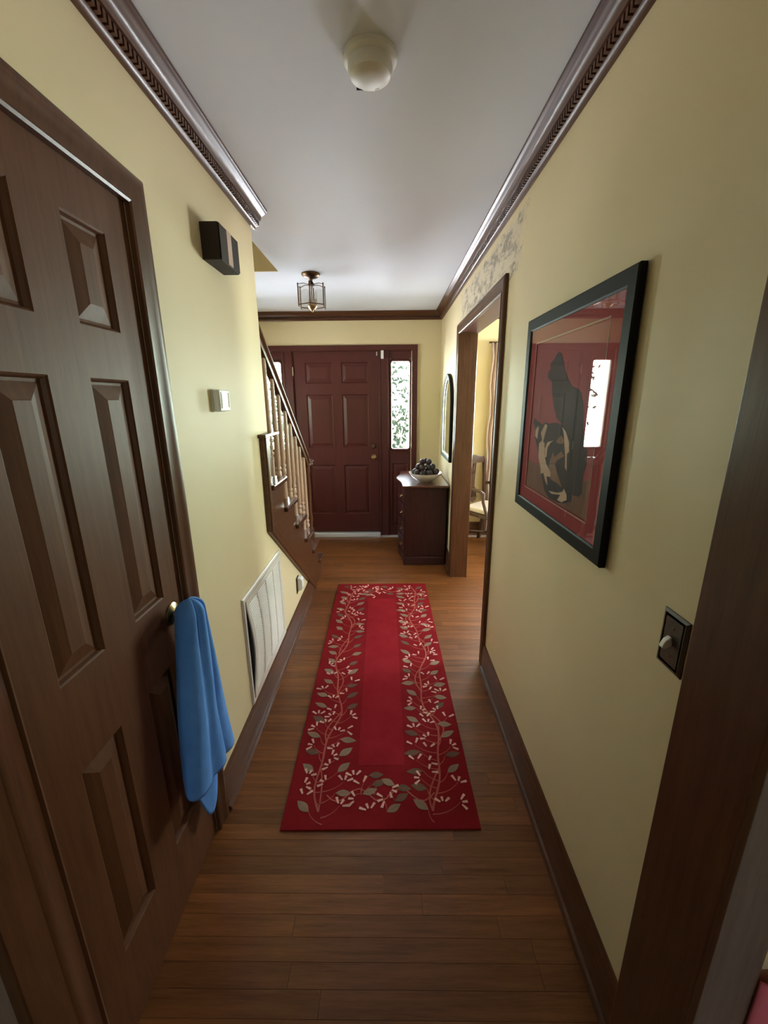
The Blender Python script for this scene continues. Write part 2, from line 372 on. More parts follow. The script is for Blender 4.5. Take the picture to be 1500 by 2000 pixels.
# crown moulding with dentils
CP = [(0, -.080), (.010, -.080), (.013, -.070), (.019, -.066), (.019, -.046), (.036, -.044), (.039, -.038), (.043, -.029), (.050, -.022), (.058, -.0185), (.0605, -.015), (.0665, -.013), (.0725, -.009), (.0725, 0), (0, 0)]
def crown(name, path, m): 
    mb = MB().sweep(path, CP, lambda u, v, w: (u, v, H+w))
    o = struct(name, mb, m, smooth=40)
    dm = MB()
    for (a, b) in zip(path, path[1:]):
        dx, dy = b[0]-a[0], b[1]-a[1]; L = math.hypot(dx, dy); dx /= L; dy /= L; nx, ny = -dy, dx
        for k in range(int(L/.019)):
            s0 = k*.019+.004; s1 = s0+.011
            q = [(a[0]+dx*s+nx*o2, a[1]+dy*s+ny*o2) for s, o2 in ((s0, .018), (s1, .018), (s1, .031), (s0, .031))]
            vs = [(px, py, H+z) for z in (-.0655, -.0465) for px, py in q]
            dm.add(vs, [(3, 2, 1, 0), (4, 5, 6, 7), (0, 1, 5, 4), (1, 2, 6, 5), (2, 3, 7, 6), (3, 0, 4, 7)])
    dm.build('dentil_row', m, o, smooth=0, kind='stuff')
    return o
crown('trim_1', [(XL, 2.29), (XL, .62)], M_TRIMY)
crown('trim_2', [(XR, .62), (XR, D)], M_TRIMY)
crown('trim_3', [(XR, D), (XF, D)], M_TRIMX)
struct('trim_4', MB().sweep([(XR+.12, D), (XR+.12, 1.4)], CP, lambda u, v, w: (u, v, H+w)), M_TRIMY)
struct('trim_5', MB().sweep([(XD, D), (XR+.12, D)], CP, lambda u, v, w: (u, v, H+w)), M_TRIMX)
# baseboards with shoe moulding
BP = [(0, 0), (.028, 0), (.028, .010), (.024, .018), (.016, .021), (.015, .125), (.011, .140), (.012, .148), (.005, .160), (0, .160)]
def baseboard(name, path, m): return struct(name, MB().sweep(path, BP, TI), m, smooth=40)
baseboard('baseboard_left', [(XL, 3.22), (XL, 1.26)], M_TRIMY)
baseboard('baseboard_right', [(XR, .612), (XR, 2.150)], M_TRIMY)
baseboard('baseboard_right_front', [(XR, 3.535), (XR, D)], M_TRIMY)
baseboard('baseboard_front', [(XR, D), (.306, D)], M_TRIMX)
baseboard('baseboard_dining', [(XD, D), (XR+.12, D)], M_TRIMX)

# door casings
KP = [(0, 0), (0, .013), (.006, .016), (.012, .012), (.018, .0125), (.042, .017), (.050, .021), (.060, .022), (.066, .020), (.073, .015), (.073, 0)]
def casing(name, u0, u1, h, T, m, prof=KP, lo=0): return struct(name, MB().sweep([(u1, lo), (u1, h), (u0, h), (u0, lo)][::-1] if False else [(u0, lo), (u0, h), (u1, h), (u1, lo)], prof, T), m, smooth=30)
NP = [(o, w) for o, w in KP]
casing('trim_6', .593, 1.182, 2.038, TL, M_TRIMZ, [(o*(1 if 1 else 1), w) for o, w in NP])
# cased opening to the dining room: jambs, soffit and casings on both faces
casing('trim_7', 2.222, 3.465, 2.05, TR, M_TRIMZ)
struct('trim_8', boxes((XR-.002, XR+.122, 2.205, 2.2225, 0, 2.05), (XR-.002, XR+.122, 3.4645, 3.482, 0, 2.05), (XR-.002, XR+.122, 2.205, 3.482, 2.0495, 2.066)), M_TRIMZ, bevel=.002)
casing('trim_9', 2.222, 3.465, 2.05, lambda u, v, w: (XR+.12+w, u, v), M_TRIMZ)
# doorway the camera stands in: jambs and kitchen-side casings
struct('trim_10', boxes((.498, .515, .455, .612, 0, H), (.515, XR, .598, .612, 0, H)), M_TRIMZ, bevel=.003)
struct('trim_11', boxes((XL-.006, XL+.020, .458, .535, 0, H)), M_TRIMZ, bevel=.003)
KF = lambda u, v, w: (u, .474-w, v)
M_CASK = wood('kitchen_lit_casing', (.16, .11, .085), (.25, .18, .145), 'z', coat=.3)  # paler, greyer copy of the trim wood, with kitchen light painted in
struct('trim_12', MB().sweep([(.502, H), (.502, 0)], [(o*1.36, w) for o, w in KP], KF), M_CASK, smooth=30)
struct('trim_13', MB().sweep([(-.634, 0), (-.634, H)], [(o*1.15, w) for o, w in KP], KF), M_CASK, smooth=30)

# ------------------------------------------------------------------ panelled doors
def panel_rings(mb, T, u0, u1, v0, v1):
    st = [(0, 0), (.004, -.003), (.008, -.011), (.014, -.012), (.045, -.003), (.048, -.002)]
    base = len(mb.v)
    vs = []
    for i, w in st: vs += [T(u0+i, v0+i, w), T(u1-i, v0+i, w), T(u1-i, v1-i, w), T(u0+i, v1-i, w)]
    fs = [(k*4+a, k*4+(a+1) % 4, (k+1)*4+(a+1) % 4, (k+1)*4+a) for k in range(len(st)-1) for a in range(4)]
    fs.append(tuple(len(st)*4-4+a for a in range(4)))
    mb.add(vs, fs)
def panel_door(root, T, u0, u1, v0, v1, panels, m, th=.035):
    us = sorted({u0, u1, *[p[0] for p in panels], *[p[1] for p in panels]}); vs = sorted({v0, v1, *[p[2] for p in panels], *[p[3] for p in panels]})
    mb = MB()
    for a, b in zip(us, us[1:]):
        for c, d in zip(vs, vs[1:]):
            if any(p[0] <= a and b <= p[1] and p[2] <= c and d <= p[3] for p in panels): continue
            mb.add([T(a, c, 0), T(b, c, 0), T(b, d, 0), T(a, d, 0)], [(0, 1, 2, 3)])
    e = [T(u0, v0, 0), T(u1, v0, 0), T(u1, v1, 0), T(u0, v1, 0), T(u0, v0, -th), T(u1, v0, -th), T(u1, v1, -th), T(u0, v1, -th)]
    mb.add(e, [(0, 4, 5, 1), (1, 5, 6, 2), (2, 6, 7, 3), (3, 7, 4, 0), (7, 6, 5, 4)])
    mb.build('door_slab', m, root, smooth=0)
    for p in panels:
        q = MB(); panel_rings(q, T, *p); q.build('panel', m, root, smooth=0)
# front door
d1 = struct_empty('door_1', (-.569, D, 0))
TD = lambda u, v, w: (u, D+.012-w, v)
cols = ((-.903, -.613), (-.512, -.222))
pans = [(a, b, c, d) for a, b in cols for c, d in ((.262, .842), (1.040, 1.618), (1.735, 1.950))]
panel_door(d1, TD, -1.027, -.111, .045, 2.057, pans, M_FDOOR, .04)
def knob_front(x, z, r, name, parent):
    T = lambda a, b, c: (a, -c, b)
    return MB().lathe([(.030, 0), (.030, .006), (.014, .010), (.011, .028), (r*.8, .036), (r, .050), (r*.8, .062), (r*.3, .067)], (x, D+.012, z), 20, T).build(name, M_BRASS, parent)
knob_front(-.172, .930, .027, 'door_knob', d1)
MB().lathe([(.027, 0), (.027, .008), (.022, .014), (.004, .015)], (-.176, D+.012, 1.055), 20, lambda a, b, c: (a, -c, b)).build('deadbolt', M_DBRASS, d1)
for z in (1.86, 1.05, .25):
    MB().tube([(-1.030, D-.008, z-.045), (-1.030, D-.008, z+.045)], .006).build('hinge', M_STEEL, d1)
# frame of the front entry: header, mullions, sidelight sashes and lower panels
fr = MB()
zt = 2.119
fr.prism([(-1.451, 0), (-1.391, 0), (-1.391, 2.063), (.251, 2.063), (.251, 0), (.311, 0), (.311, zt), (-1.451, zt)], 0, .020, TF)
fr2 = struct('trim_14', fr, M_FDOOR, smooth=0, bevel=.004)
mu = MB()
for a, b in ((-1.140, -1.029), (-.109, -.002+.006)):
    mu.box(a, b, D-.006, D+.09, 0, 2.07)
    for c in (a+.006, b-.022): mu.box(c, c+.016, D-.014, D, 0, 2.066)
mu.box(-1.391, .251, D, D+.09, 2.057, 2.078)
mu.box(-1.032, -1.005, D+.053, D+.09, 0, 2.06); mu.box(-.130, -.105, D+.053, D+.09, 0, 2.06); mu.box(-1.03, -.105, D+.053, D+.09, 2.03, 2.06); mu.box(-1.03, -.105, D+.0525, D+.09, 0, .07)
mu.build('mullion', M_FDOOR, fr2, smooth=0, bevel=.002)
def sidelight(name, u0, u1):
    w = struct_empty(name, ((u0+u1)/2, D, 0))
    g0, g1, z0, z1, r = u0+.040, u1-.030, 1.026, 1.952, .018
    def rr(i):
        pts = []
        for cx, cz, a0 in ((g1-r, z1-r, 0), (g0+r, z1-r, 90), (g0+r, z0+r, 180), (g1-r, z0+r, 270)):
            for k in range(5):
                a = R(a0+k*22.5); pts.append((cx+(r+i)*math.cos(a), cz+(r+i)*math.sin(a)))
        return pts
    sash = MB()
    sash.box(u0, u1, D+.012, D+.05, z1+.03, 2.06); sash.box(u0, u1, D+.012, D+.05, .0, z0-.03)
    sash.box(u0, g0-.03+.02, D+.012, D+.05, z0-.03, z1+.03); sash.box(g1+.010, u1, D+.012, D+.05, z0-.03, z1+.03)
    sash.build('sash', M_FDOOR, w, smooth=0)
    bead = MB(); prof = [(.0, .010), (.004, .0), (.012, -.004), (.024, -.002), (.034, .008), (.036, .022), (.0, .026)]
    bead.sweep(rr(0)[::-1], [(o, -w2) for o, w2 in prof], lambda u, v, w2: (u, D+.012-w2, v), closed=True)
    bead.build('glazing_bead', M_FDOOR, w, smooth=40)
    MB().box(g0-.006, g1+.006, D+.024, D+.028, z0-.006, z1+.006).build('pane', M_GLASS, w, smooth=0)
    q = MB(); panel_rings(q, lambda u, v, w2: (u, D+.001-w2, v), u0+.045, u1-.045, .12, .86)
    q.box(u0+.002, u0+.045, D+.001, D+.012, 0, .98); q.box(u1-.045, u1-.002, D+.001, D+.012, 0, .98); q.box(u0+.045, u1-.045, D+.001, D+.012, 0, .12); q.box(u0+.045, u1-.045, D+.001, D+.012, .86, .98)
    q.build('lower_panel', M_FDOOR, w, smooth=0)
    return w
sidelight('window_1', -.006, .255)
sidelight('window_2', -1.395, -1.138)
struct('trim_15', boxes((-1.01, -.10, D-.085, D+.02, 0, .022), (-1.01, -.10, D-.03, D+.02, .022, .040), (-1.39, .25, D-.0848, D+.14, -.06, -.002)), M_ALU, smooth=0, bevel=.004)

# closet door on the left
d2 = struct_empty('door_2', (XL, .888, 0))
TC = lambda u, v, w: (XL-.002+w, u, v)
pans = [(a, b, c, d) for a, b in ((.692, .828), (.946, 1.084)) for c, d in ((.25, .80), (1.010, 1.612), (1.722, 1.937))]
panel_door(d2, TC, .592, 1.183, .008, 2.040, pans, M_CLOSET, .035)
MB().lathe([(.034, 0), (.034, .004), (.028, .009), (.013, .012), (.012, .035), (.024, .043), (.028, .055), (.022, .066), (.008, .070)], (XL-.002, 1.112, .945), 24, lambda a, b, c: (c, a, b)).build('door_knob', M_BRASS, d2)

# ------------------------------------------------------------------ dining-room windows, plus unseen ones added for light
def window(name, T, u0, u1, v0, v1):
    w = struct_empty(name, T((u0+u1)/2, v0, 0))
    f = MB()
    f.sweep([(u0, v0), (u0, v1), (u1, v1), (u1, v0)], [(-.05, .0), (-.05, -.08), (.0, -.08), (.07, 0), (.07, .016), (0, .016)], T, closed=True)
    mid = (v0+v1)/2
    f.box(u0, u1, mid-.02, mid+.02, -.07, -.04, lambda a, b, c: T(a, b, c))
    f.build('window_frame', M_WHITE, w, smooth=0)
    for a, b in ((v0+.04, mid-.02), (mid+.02, v1-.04)):
        MB().box(u0+.04, u1-.04, a, b, -.058, -.054, lambda p, q, r: T(p, q, r)).build('pane', M_GLASS, w, smooth=0)
    return w
window('window_3', TF, 1.45, 2.20, .84, 2.06)
window('added_window_4', lambda u, v, w: (XD-w, u, v), 2.50, 3.20, .94, 2.06)  # unseen side window, added to light the dining room
window('added_window_6', lambda u, v, w: (XF+w, u, v), 1.72, 2.08, 3.57, 3.93)  # unseen window, added to light the stairwell shaft
window('added_window_7', lambda u, v, w: (XF+w, u, v), 3.50, 3.94, 1.22, 1.68)  # unseen window, added to brighten the foyer and front wall
window('added_window_5', lambda u, v, w: (u, -2.6+w, v), 0, .4, 1.35, 1.75)  # unseen window, added to light the kitchen behind the camera

# ------------------------------------------------------------------ staircase
st = thing('staircase', 'brown open-sided wooden staircase with tan turned balusters rising toward the viewer', 'staircase', (-1.1, 2.9, 0))
TY = [(3.655, .176), (3.495, .363), (3.237, .550), (2.982, .740), (2.723, .930), (2.462, 1.120), (2.203, 1.310), (1.945, 1.50), (1.687, 1.69), (1.43, 1.88), (1.17, 2.07)]
SX0 = XF+.012
for i, (ty, tz) in enumerate(TY):
    back = (TY[i+1][0] if i+1 < len(TY) else ty-.26) - .03
    xe = -.615
    MB().box(SX0, xe if ty > 2.25 else XL-.11, back, ty, tz-.030, tz).build('tread', M_STOP, st, smooth=0, bevel=.007)
    zb = TY[i-1][1] if i else 0
    MB().box(SX0, XL-.012 if ty > 2.1 else XL-.11, ty-.045, ty-.027, zb, tz-.030).build('riser', M_BALU, st, smooth=0)
# stringer board on the open side with its sawtooth top and mouldings below
poly = [(2.10, .905), (3.26, .0), (3.63, .0)]
for i, (ty, tz) in enumerate(TY[:7]):
    if i: poly.append((ty-.028, TY[i-1][1]-.03))
    poly.append((ty-.028, tz-.03))
poly.append((2.175, 1.28)); poly.append((2.175, 1.375)); poly.append((2.10, 1.375))
MB().prism(poly, -.012, .012, TL).build('stringer', M_TRIMY, st, smooth=0)
sl = [(2.115, 1.385), (2.115, .895), (3.265, .010)]
MB().sweep(sl, [(-.022, 0), (-.022, .020), (-.014, .028), (.006, .026), (.018, .030), (.028, .022), (.030, 0)], TL).build('skirt_moulding', M_TRIMY, st, smooth=30)
MB().box(2.098, 2.126, .885, 1.380, -.012, .034, lambda u, v, w: TL(u, v, w)).build('stringer_post', M_TRIMZ, st, smooth=0, bevel=.003)
MB().box(2.075, 2.34, 1.378, 1.396, -.06, .040, lambda u, v, w: TL(u, v, w)).build('stringer_cap', M_TRIMY, st, smooth=0, bevel=.004)
MB().box(2.252, 2.40, .93, 1.378, -.055, -.030, lambda u, v, w: TL(u, v, w)).build('stringer_panel', M_TRIMZ, st, smooth=0)
# balusters, two on each tread, and the handrail with its volute
BX = -.692
rail = lambda yy: 1.085 + (3.40-yy)*.735
for i, (ty, tz) in enumerate(TY[1:7]):
    for k, off in enumerate((.045, .165)):
        yb = ty-off
        if yb > 3.4: continue
        h = rail(yb)-.02-tz
        pr = [(.018, 0), (.018, .12), (.014, .125), (.020, .135), (.020, .145), (.013, .155), (.021, .175), (.017, .20), (.013, .207), (.019, .215), (.019, .224), (.014, .232), (.0185, .27), (.0165, h*.55), (.012, h)]
        MB().lathe(pr, (BX, yb, tz), 12).build('baluster', M_BALU, st)
sec = [(-.55, -1), (.55, -1), (.7, -.5), (.5, -.1), (1, .25), (1, .6), (.55, .95), (0, 1.05), (-.55, .95), (-1, .6), (-1, .25), (-.5, -.1), (-.7, -.5)]
pts = [(BX, yy, rail(yy)+.012) for yy in (2.05, 2.5, 3.0, 3.30)] + [(BX, 3.38, rail(3.38)+.014), (BX-.004, 3.44, 1.058), (BX-.012, 3.49, 1.041), (BX-.022, 3.545, 1.036)]
MB().tube(pts, .032, sec=sec).build('handrail', M_TRIMY, st, smooth=50)
vol = [(BX-.026+(.050-.006*k)*math.cos(R(90-50*k)), 3.585+(.050-.006*k)*math.sin(R(90-50*k))-.0, 1.036) for k in range(0, 8)]
MB().tube(vol, [.026-.001*k for k in range(8)], sec=sec).lathe([(.018, 1.010), (.050, 1.014), (.052, 1.030), (.034, 1.050), (.026, 1.062), (.010, 1.068)], (BX-.026, 3.585, 0), 20).build('volute', M_TRIMY, st, smooth=50)
MB().lathe([(.030, .176), (.030, .40), (.022, .41), (.028, .43), (.018, .45), (.026, .52), (.017, .60), (.021, .80), (.015, .93), (.022, .96), (.020, 1.012)], (BX-.022, 3.588, 0), 16).build('newel_post', M_TRIMZ, st)

# ------------------------------------------------------------------ wall fittings on the left
# return-air grille
vt = thing('return_air_grille', 'cream metal return air grille with four louvred columns low on the left wall', 'vent', (XL, 1.95, .14))
V0, V1, Z0, Z1 = 1.640, 2.285, .165, .715
MB().sweep([(V0, Z0), (V0, Z1), (V1, Z1), (V1, Z0)], [(-.026, .006), (-.026, .0), (0, 0), (0, .004), (-.006, .010), (-.020, .010)], TL, closed=True).build('frame', M_VENT, vt, smooth=0)
MB().box(V0+.02, V1-.02, Z0+.02, Z1-.02, 0, .001, TL).build('duct_shade_sheet', M_DARK, vt, smooth=0)  # flat black sheet painted in for the shade of the duct
def bow(u, v):       # the inner grille stands off the frame along its near edge, most at mid height
    k = max(0, 1-(u-V0)/.45); s = math.sin(PI*min(1, max(0, (v-Z0)/(Z1-Z0))))
    return .013 + .004*k*s
def TB(u, v, w):
    k = max(0, 1-(u-V0-.03)/.5); s = math.sin(PI*min(1, max(0, (v-Z0-.03)/(Z1-Z0-.06))))**1.2
    return TL(u+.030*k*s, v, w+.010*k*s)
g = MB(); c0, c1, b0, b1 = V0+.030, V1-.022, Z0+.020, Z1-.022
NV = 12
def strip(mb, u0, u1, v0, v1, w0, w1, n=NV):
    for k in range(n):
        a, b = v0+(v1-v0)*k/n, v0+(v1-v0)*(k+1)/n
        vs = [TB(u, v, w) for u in (u0, u1) for v in (a, b) for w in (w0, w1)]
        mb.add(vs, [(0, 1, 3, 2), (4, 6, 7, 5), (0, 4, 5, 1), (2, 3, 7, 6), (0, 2, 6, 4), (1, 5, 7, 3)])
cw = (c1-c0-.030*2-.018*3)/4
edges = [c0, c0+.030]
strip(g, c0, c0+.030, b0, b1, .006, .012); strip(g, c1-.030, c1, b0, b1, .006, .012)
strip(g, c0+.030, c1-.030, b0, b0+.030, .006, .012, 1); strip(g, c0+.030, c1-.030, b1-.030, b1, .006, .012, 1)
lo = []
for k in range(4):
    u0 = c0+.030+k*(cw+.018); lo.append((u0, u0+cw))
    if k < 3: strip(g, u0+cw, u0+cw+.018, b0+.030, b1-.030, .006, .012)
g.build('grille_panel', M_VENT, vt, smooth=0)
for u0, u1 in lo:
    lm = MB(); n = 34; hh = (b1-b0-.06)/n
    for k in range(n):
        v = b0+.030+hh*k
        a = [TB(u0, v+hh*.10, .0118), TB(u1, v+hh*.10, .0118), TB(u1, v+hh*.60, .0085), TB(u0, v+hh*.60, .0085)]
        a2 = [TB(u0, v+hh*.04, .0108), TB(u1, v+hh*.04, .0108), TB(u1, v+hh*.54, .0075), TB(u0, v+hh*.54, .0075)]
        lm.add(a+a2, [(0, 1, 2, 3), (7, 6, 5, 4), (0, 4, 5, 1), (2, 6, 7, 3), (1, 5, 6, 2), (3, 7, 4, 0)])
    lm.build('louver_column', M_VENT, vt, smooth=0)
# outlet plate and the white plug-in
ou = thing('outlet_plate', 'dark brown outlet plate behind the white plug on the left wall', 'outlet', (XL, 2.69, .245))
MB().box(2.645, 2.715, .245, .362, 0, .006, TL).build('plate', M_BROWN, ou, smooth=0, bevel=.002)
for z in (.276, .331): MB().lathe([(.017, 0), (.017, .008), (.004, .0082)], (XL, 2.68, z), 14, lambda a, b, c: (c, a, b)).build('socket', M_CHIME, ou)
nl = thing('plug_in_night_light', 'white plug-in unit in the brown outlet low on the left wall', 'night light', (XL+.0085, 2.68, .262))
MB().prism([(.0085, .262), (.034, .268), (.042, .285), (.042, .345), (.030, .358), (.0085, .358)], 2.656, 2.706, lambda a, b, c: (XL+a, c, b)).build('body', M_WHITE, nl, smooth=0, bevel=.003)
MB().sphere((XL+.040, 2.681, .282), .008).build('sensor_dome', M_LGLASS, nl)
# door chime
ch = thing('door_chime', 'dark brown boxy door chime with a pale centre stripe high on the left wall', 'door chime', (XL, 1.73, 2.04))
MB().prism([(1.632, 0), (1.632, .062), (1.640, .066), (1.818, .066), (1.825, .060), (1.825, 0)], 2.042, 2.160, lambda u, w, v: (XL+w, u, v)).build('housing', M_CHIME, ch, smooth=0, bevel=.002)
MB().box(1.703, 1.748, 2.046, 2.158, .066, .0685, TL).build('front_stripe', M_CHIMEB, ch, smooth=0)
for a, b in ((1.636, 1.700), (1.751, 1.821)): MB().box(a, b, 2.046, 2.157, .066, .068, TL).build('front_panel', M_CHIME, ch, smooth=0)
# thermostat
th = thing('thermostat', 'small white square thermostat on the left wall between chime and grille', 'thermostat', (XL, 1.625, 1.52))
MB().box(1.568, 1.683, 1.520, 1.602, 0, .006, TL).build('back_plate', M_OFFW, th, smooth=0, bevel=.002)
MB().prism([(1.572, .006), (1.574, .024), (1.580, .029), (1.672, .029), (1.678, .024), (1.680, .006)], 1.523, 1.600, lambda u, w, v: (XL+w, u, v)).build('case', M_WHITE, th, smooth=0, bevel=.003)
MB().sweep([(1.594, 1.537), (1.594, 1.590), (1.660, 1.590), (1.660, 1.537)], [(0, .029), (0, .0315), (.004, .0315), (.004, .029)], TL, closed=True).build('display_bezel', M_OFFW, th, smooth=0)
MB().box(1.600, 1.654, 1.545, 1.586, .029, .0305, TL).build('display', M_WHITE, th, smooth=0)
# towel on the closet knob
CT = [((-.628, .985), (-.630, 1.085), .46), ((-.602, .955), (-.604, 1.060), .42), ((-.572, .972), (-.575, 1.050), .402), ((-.560, 1.015), (-.562, 1.064), .398), ((-.569, 1.055), (-.566, 1.078), .394),
      ((-.557, 1.095), (-.552, 1.094), .390), ((-.566, 1.128), (-.558, 1.112), .395), ((-.598, 1.110), (-.578, 1.118), .40), ((-.590, 1.150), (-.572, 1.128), .366), ((-.574, 1.200), (-.566, 1.138), .352),
      ((-.582, 1.250), (-.576, 1.146), .346), ((-.604, 1.268), (-.590, 1.150), .35), ((-.625, 1.215), (-.604, 1.148), .335), ((-.612, 1.140), (-.606, 1.140), .205), ((-.618, 1.090), (-.612, 1.120), .188), ((-.630, 1.050), (-.622, 1.10), .30)]
def cat(P, t):
    n = len(P)-1; x = t*n; i = min(int(x), n-1); f = x-i
    p0, p1, p2, p3 = P[max(i-1, 0)], P[i], P[i+1], P[min(i+2, n)]
    return tuple(.5*((2*b)+(-a+c)*f+(2*a-5*b+4*c-d)*f*f+(-a+3*b-3*c+d)*f**3) for a, b, c, d in zip(p0, p1, p2, p3))
bot = [(b[0], b[1], z) for b, t, z in CT]; top = [(t[0], t[1], .955) for b, t, z in CT]
NS, NT = 120, 60; tv = []
for j in range(NT+1):
    f = j/NT
    for i in range(NS+1):
        s = i/NS; B = cat(bot, s); A = cat(top, s)
        if f < .14:
            q = f/.14; a = q*PI/2; cx, cy = -.593, 1.106
            k = math.sin(a); zz = .955 + .040*math.cos(a)
            tv.append((cx+(A[0]-cx)*k, cy+(A[1]-cy)*k, zz))
        else:
            q = (f-.14)/.86; e = q**.85
            wob = .004*math.sin(q*7+s*19)*q
            xx = A[0]+(B[0]-A[0])*e+wob; yy = A[1]+(B[1]-A[1])*e+.003*math.sin(q*9+s*31)*q
            tv.append((min(max(xx, -.629), -.53), yy, A[2]+(B[2]-A[2])*q))
fs = [(j*(NS+1)+i, j*(NS+1)+i+1, (j+1)*(NS+1)+i+1, (j+1)*(NS+1)+i) for j in range(NT) for i in range(NS)]
tw = MB().add(tv, fs).build('towel', M_TOWEL, smooth=180, origin=(-.60, 1.10, .19))
so = tw.modifiers.new('solid', 'SOLIDIFY'); so.thickness = .005; so.offset = 0
tag(tw, 'light blue towel hanging in folds from the brass knob of the brown closet door', 'towel')

# ------------------------------------------------------------------ right wall: picture, switch, pink cloth
pc = thing('framed_cat_picture', 'black-framed print of a black cat and a calico cat in a red mount', 'picture', (XR, 1.395, 1.12))
P0, P1, Q0, Q1 = 1.003, 1.722, 1.134, 1.844
TP = lambda u, v, w: (XR-w, u, v)
fw_ = .043
MB().sweep([(P0, Q0), (P0, Q1), (P1, Q1), (P1, Q0)], [(0, .003), (0, .018), (-.004, .021), (-fw_+.005, .021), (-fw_, .018), (-fw_, .003)], TP, closed=True).build('frame', M_BLACK, pc, smooth=0)
MB().box(P0+.03, P1-.03, Q0+.03, Q1-.03, .003, .010, TP).build('backing', M_BLACK, pc, smooth=0)
mo = MB().sweep([(1.115, 1.228), (1.115, 1.748), (1.622, 1.748), (1.622, 1.228)], [(0, .0125), (.0, .0145), (.085, .0145), (.085, .0125)], TP, closed=True).build('mount', M_MAT, pc, smooth=0)
MB().sweep([(1.115, 1.228), (1.115, 1.748), (1.622, 1.748), (1.622, 1.228)], [(0, .0125), (.004, .0150), (.007, .0150), (.007, .0125)], TP, closed=True).build('mount_bevel', M_BEV, mo, smooth=0)
pr = MB().box(1.10, 1.64, 1.215, 1.76, .010, .012, TP).build('print', M_PBG, pc, smooth=0)
ART = {
'ground': [(1.622, 1.331), (1.522, 1.325), (1.337, 1.326), (1.147, 1.335), (1.115, 1.346), (1.115, 1.228), (1.622, 1.228)],
'black_cat': [(1.418, 1.703), (1.396, 1.697), (1.379, 1.677), (1.358, 1.645), (1.324, 1.615), (1.297, 1.596), (1.252, 1.586), (1.229, 1.574), (1.206, 1.537), (1.198, 1.494), (1.178, 1.443), (1.155, 1.416), (1.149, 1.382), (1.16, 1.35), (1.156, 1.297), (1.173, 1.284), (1.214, 1.28), (1.228, 1.306), (1.236, 1.337), (1.263, 1.412), (1.29, 1.457), (1.353, 1.486), (1.386, 1.497), (1.417, 1.533), (1.441, 1.574), (1.456, 1.614), (1.492, 1.628), (1.492, 1.647), (1.476, 1.656), (1.48, 1.673), (1.448, 1.687), (1.434, 1.698)],
'calico_cat': [(1.378, 1.484), (1.334, 1.477), (1.29, 1.457), (1.26, 1.429), (1.237, 1.369), (1.221, 1.308), (1.216, 1.26), (1.258, 1.243), (1.313, 1.233), (1.385, 1.23), (1.428, 1.247), (1.471, 1.295), (1.487, 1.315), (1.516, 1.365), (1.539, 1.392), (1.568, 1.417), (1.569, 1.444), (1.594, 1.473), (1.586, 1.489), (1.539, 1.476), (1.506, 1.47), (1.478, 1.479), (1.448, 1.477), (1.412, 1.481)],
'cream': [[(1.546, 1.462), (1.535, 1.459), (1.54, 1.415), (1.564, 1.425), (1.564, 1.448)],
 [(1.477, 1.475), (1.456, 1.47), (1.481, 1.413), (1.465, 1.408), (1.46, 1.372), (1.432, 1.339), (1.388, 1.317), (1.389, 1.302), (1.422, 1.3), (1.404, 1.27), (1.427, 1.281), (1.453, 1.306), (1.477, 1.298), (1.482, 1.316), (1.513, 1.353), (1.52, 1.402), (1.492, 1.416), (1.509, 1.441)],
 [(1.393, 1.425), (1.414, 1.416), (1.437, 1.396), (1.438, 1.363), (1.453, 1.362), (1.46, 1.39), (1.442, 1.414)],
 [(1.334, 1.474), (1.302, 1.46), (1.272, 1.431), (1.265, 1.403), (1.278, 1.395), (1.268, 1.344), (1.282, 1.352), (1.288, 1.384), (1.305, 1.424), (1.316, 1.452)],
 [(1.395, 1.254), (1.321, 1.263), (1.282, 1.275), (1.273, 1.287), (1.25, 1.272), (1.246, 1.257), (1.281, 1.241), (1.315, 1.24), (1.295, 1.262), (1.362, 1.25)]],
'tan': [[(1.335, 1.447), (1.311, 1.433), (1.313, 1.423), (1.344, 1.418), (1.371, 1.424)],
 [(1.388, 1.388), (1.367, 1.373), (1.322, 1.399), (1.295, 1.386), (1.347, 1.365), (1.361, 1.35), (1.316, 1.309), (1.289, 1.287), (1.328, 1.293), (1.383, 1.296), (1.413, 1.324), (1.407, 1.353)]]}
MB().prism(ART['ground'], .012, .0122, TP).build('print_ground', M_PGR, pr, smooth=0)
MB().prism(ART['black_cat'], .012, .0124, TP).build('print_black_cat', M_PBK, pr, smooth=0)
MB().prism(ART['calico_cat'], .012, .0126, TP).build('print_calico_cat', M_PBK, pr, smooth=0)
q = MB()
for p in ART['cream']: q.prism(p, .012, .0130, TP)
q.build('print_cream_fur', M_PCR, pr, smooth=0)
q = MB()
for p in ART['tan']: q.prism(p, .012, .0128, TP)
q.build('print_tan_fur', M_PTN, pr, smooth=0)
MB().box(P0+.04, P1-.04, Q0+.04, Q1-.04, .0160, .0172, TP).build('glass', M_PGLASS, pc, smooth=0)
pc.rotation_euler = (0, 0, R(.42)); pc.location.x -= .0036      # hangs slightly off the wall at its far edge
# light switch
sw = thing('light_switch', 'dark brown switch plate with a white toggle beside the near right casing', 'light switch', (XR, .727, 1.032))
MB().sweep([(.692, 1.033), (.692, 1.152), (.764, 1.152), (.764, 1.033)], [(0, 0), (0, .003), (-.006, .006), (-.012, .006), (-.012, 0)], TR, closed=True).box(.700, .756, 1.04, 1.146, 0, .006, TR).build('plate', M_BROWN, sw, smooth=0)
MB().prism([(.006, 1.088), (.010, 1.106), (.019, 1.099), (.026, 1.083), (.020, 1.079)], .722, .734, lambda a, b, c: (XR-a, c, b)).build('toggle', M_WHITE, sw, smooth=0, bevel=.002)
for z in (1.062, 1.122): MB().lathe([(.0035, 0), (.0035, .0068), (.001, .0072)], (XR, .728, z), 10, lambda a, b, c: (-c, a, b)).build('screw', M_DBRASS, sw)
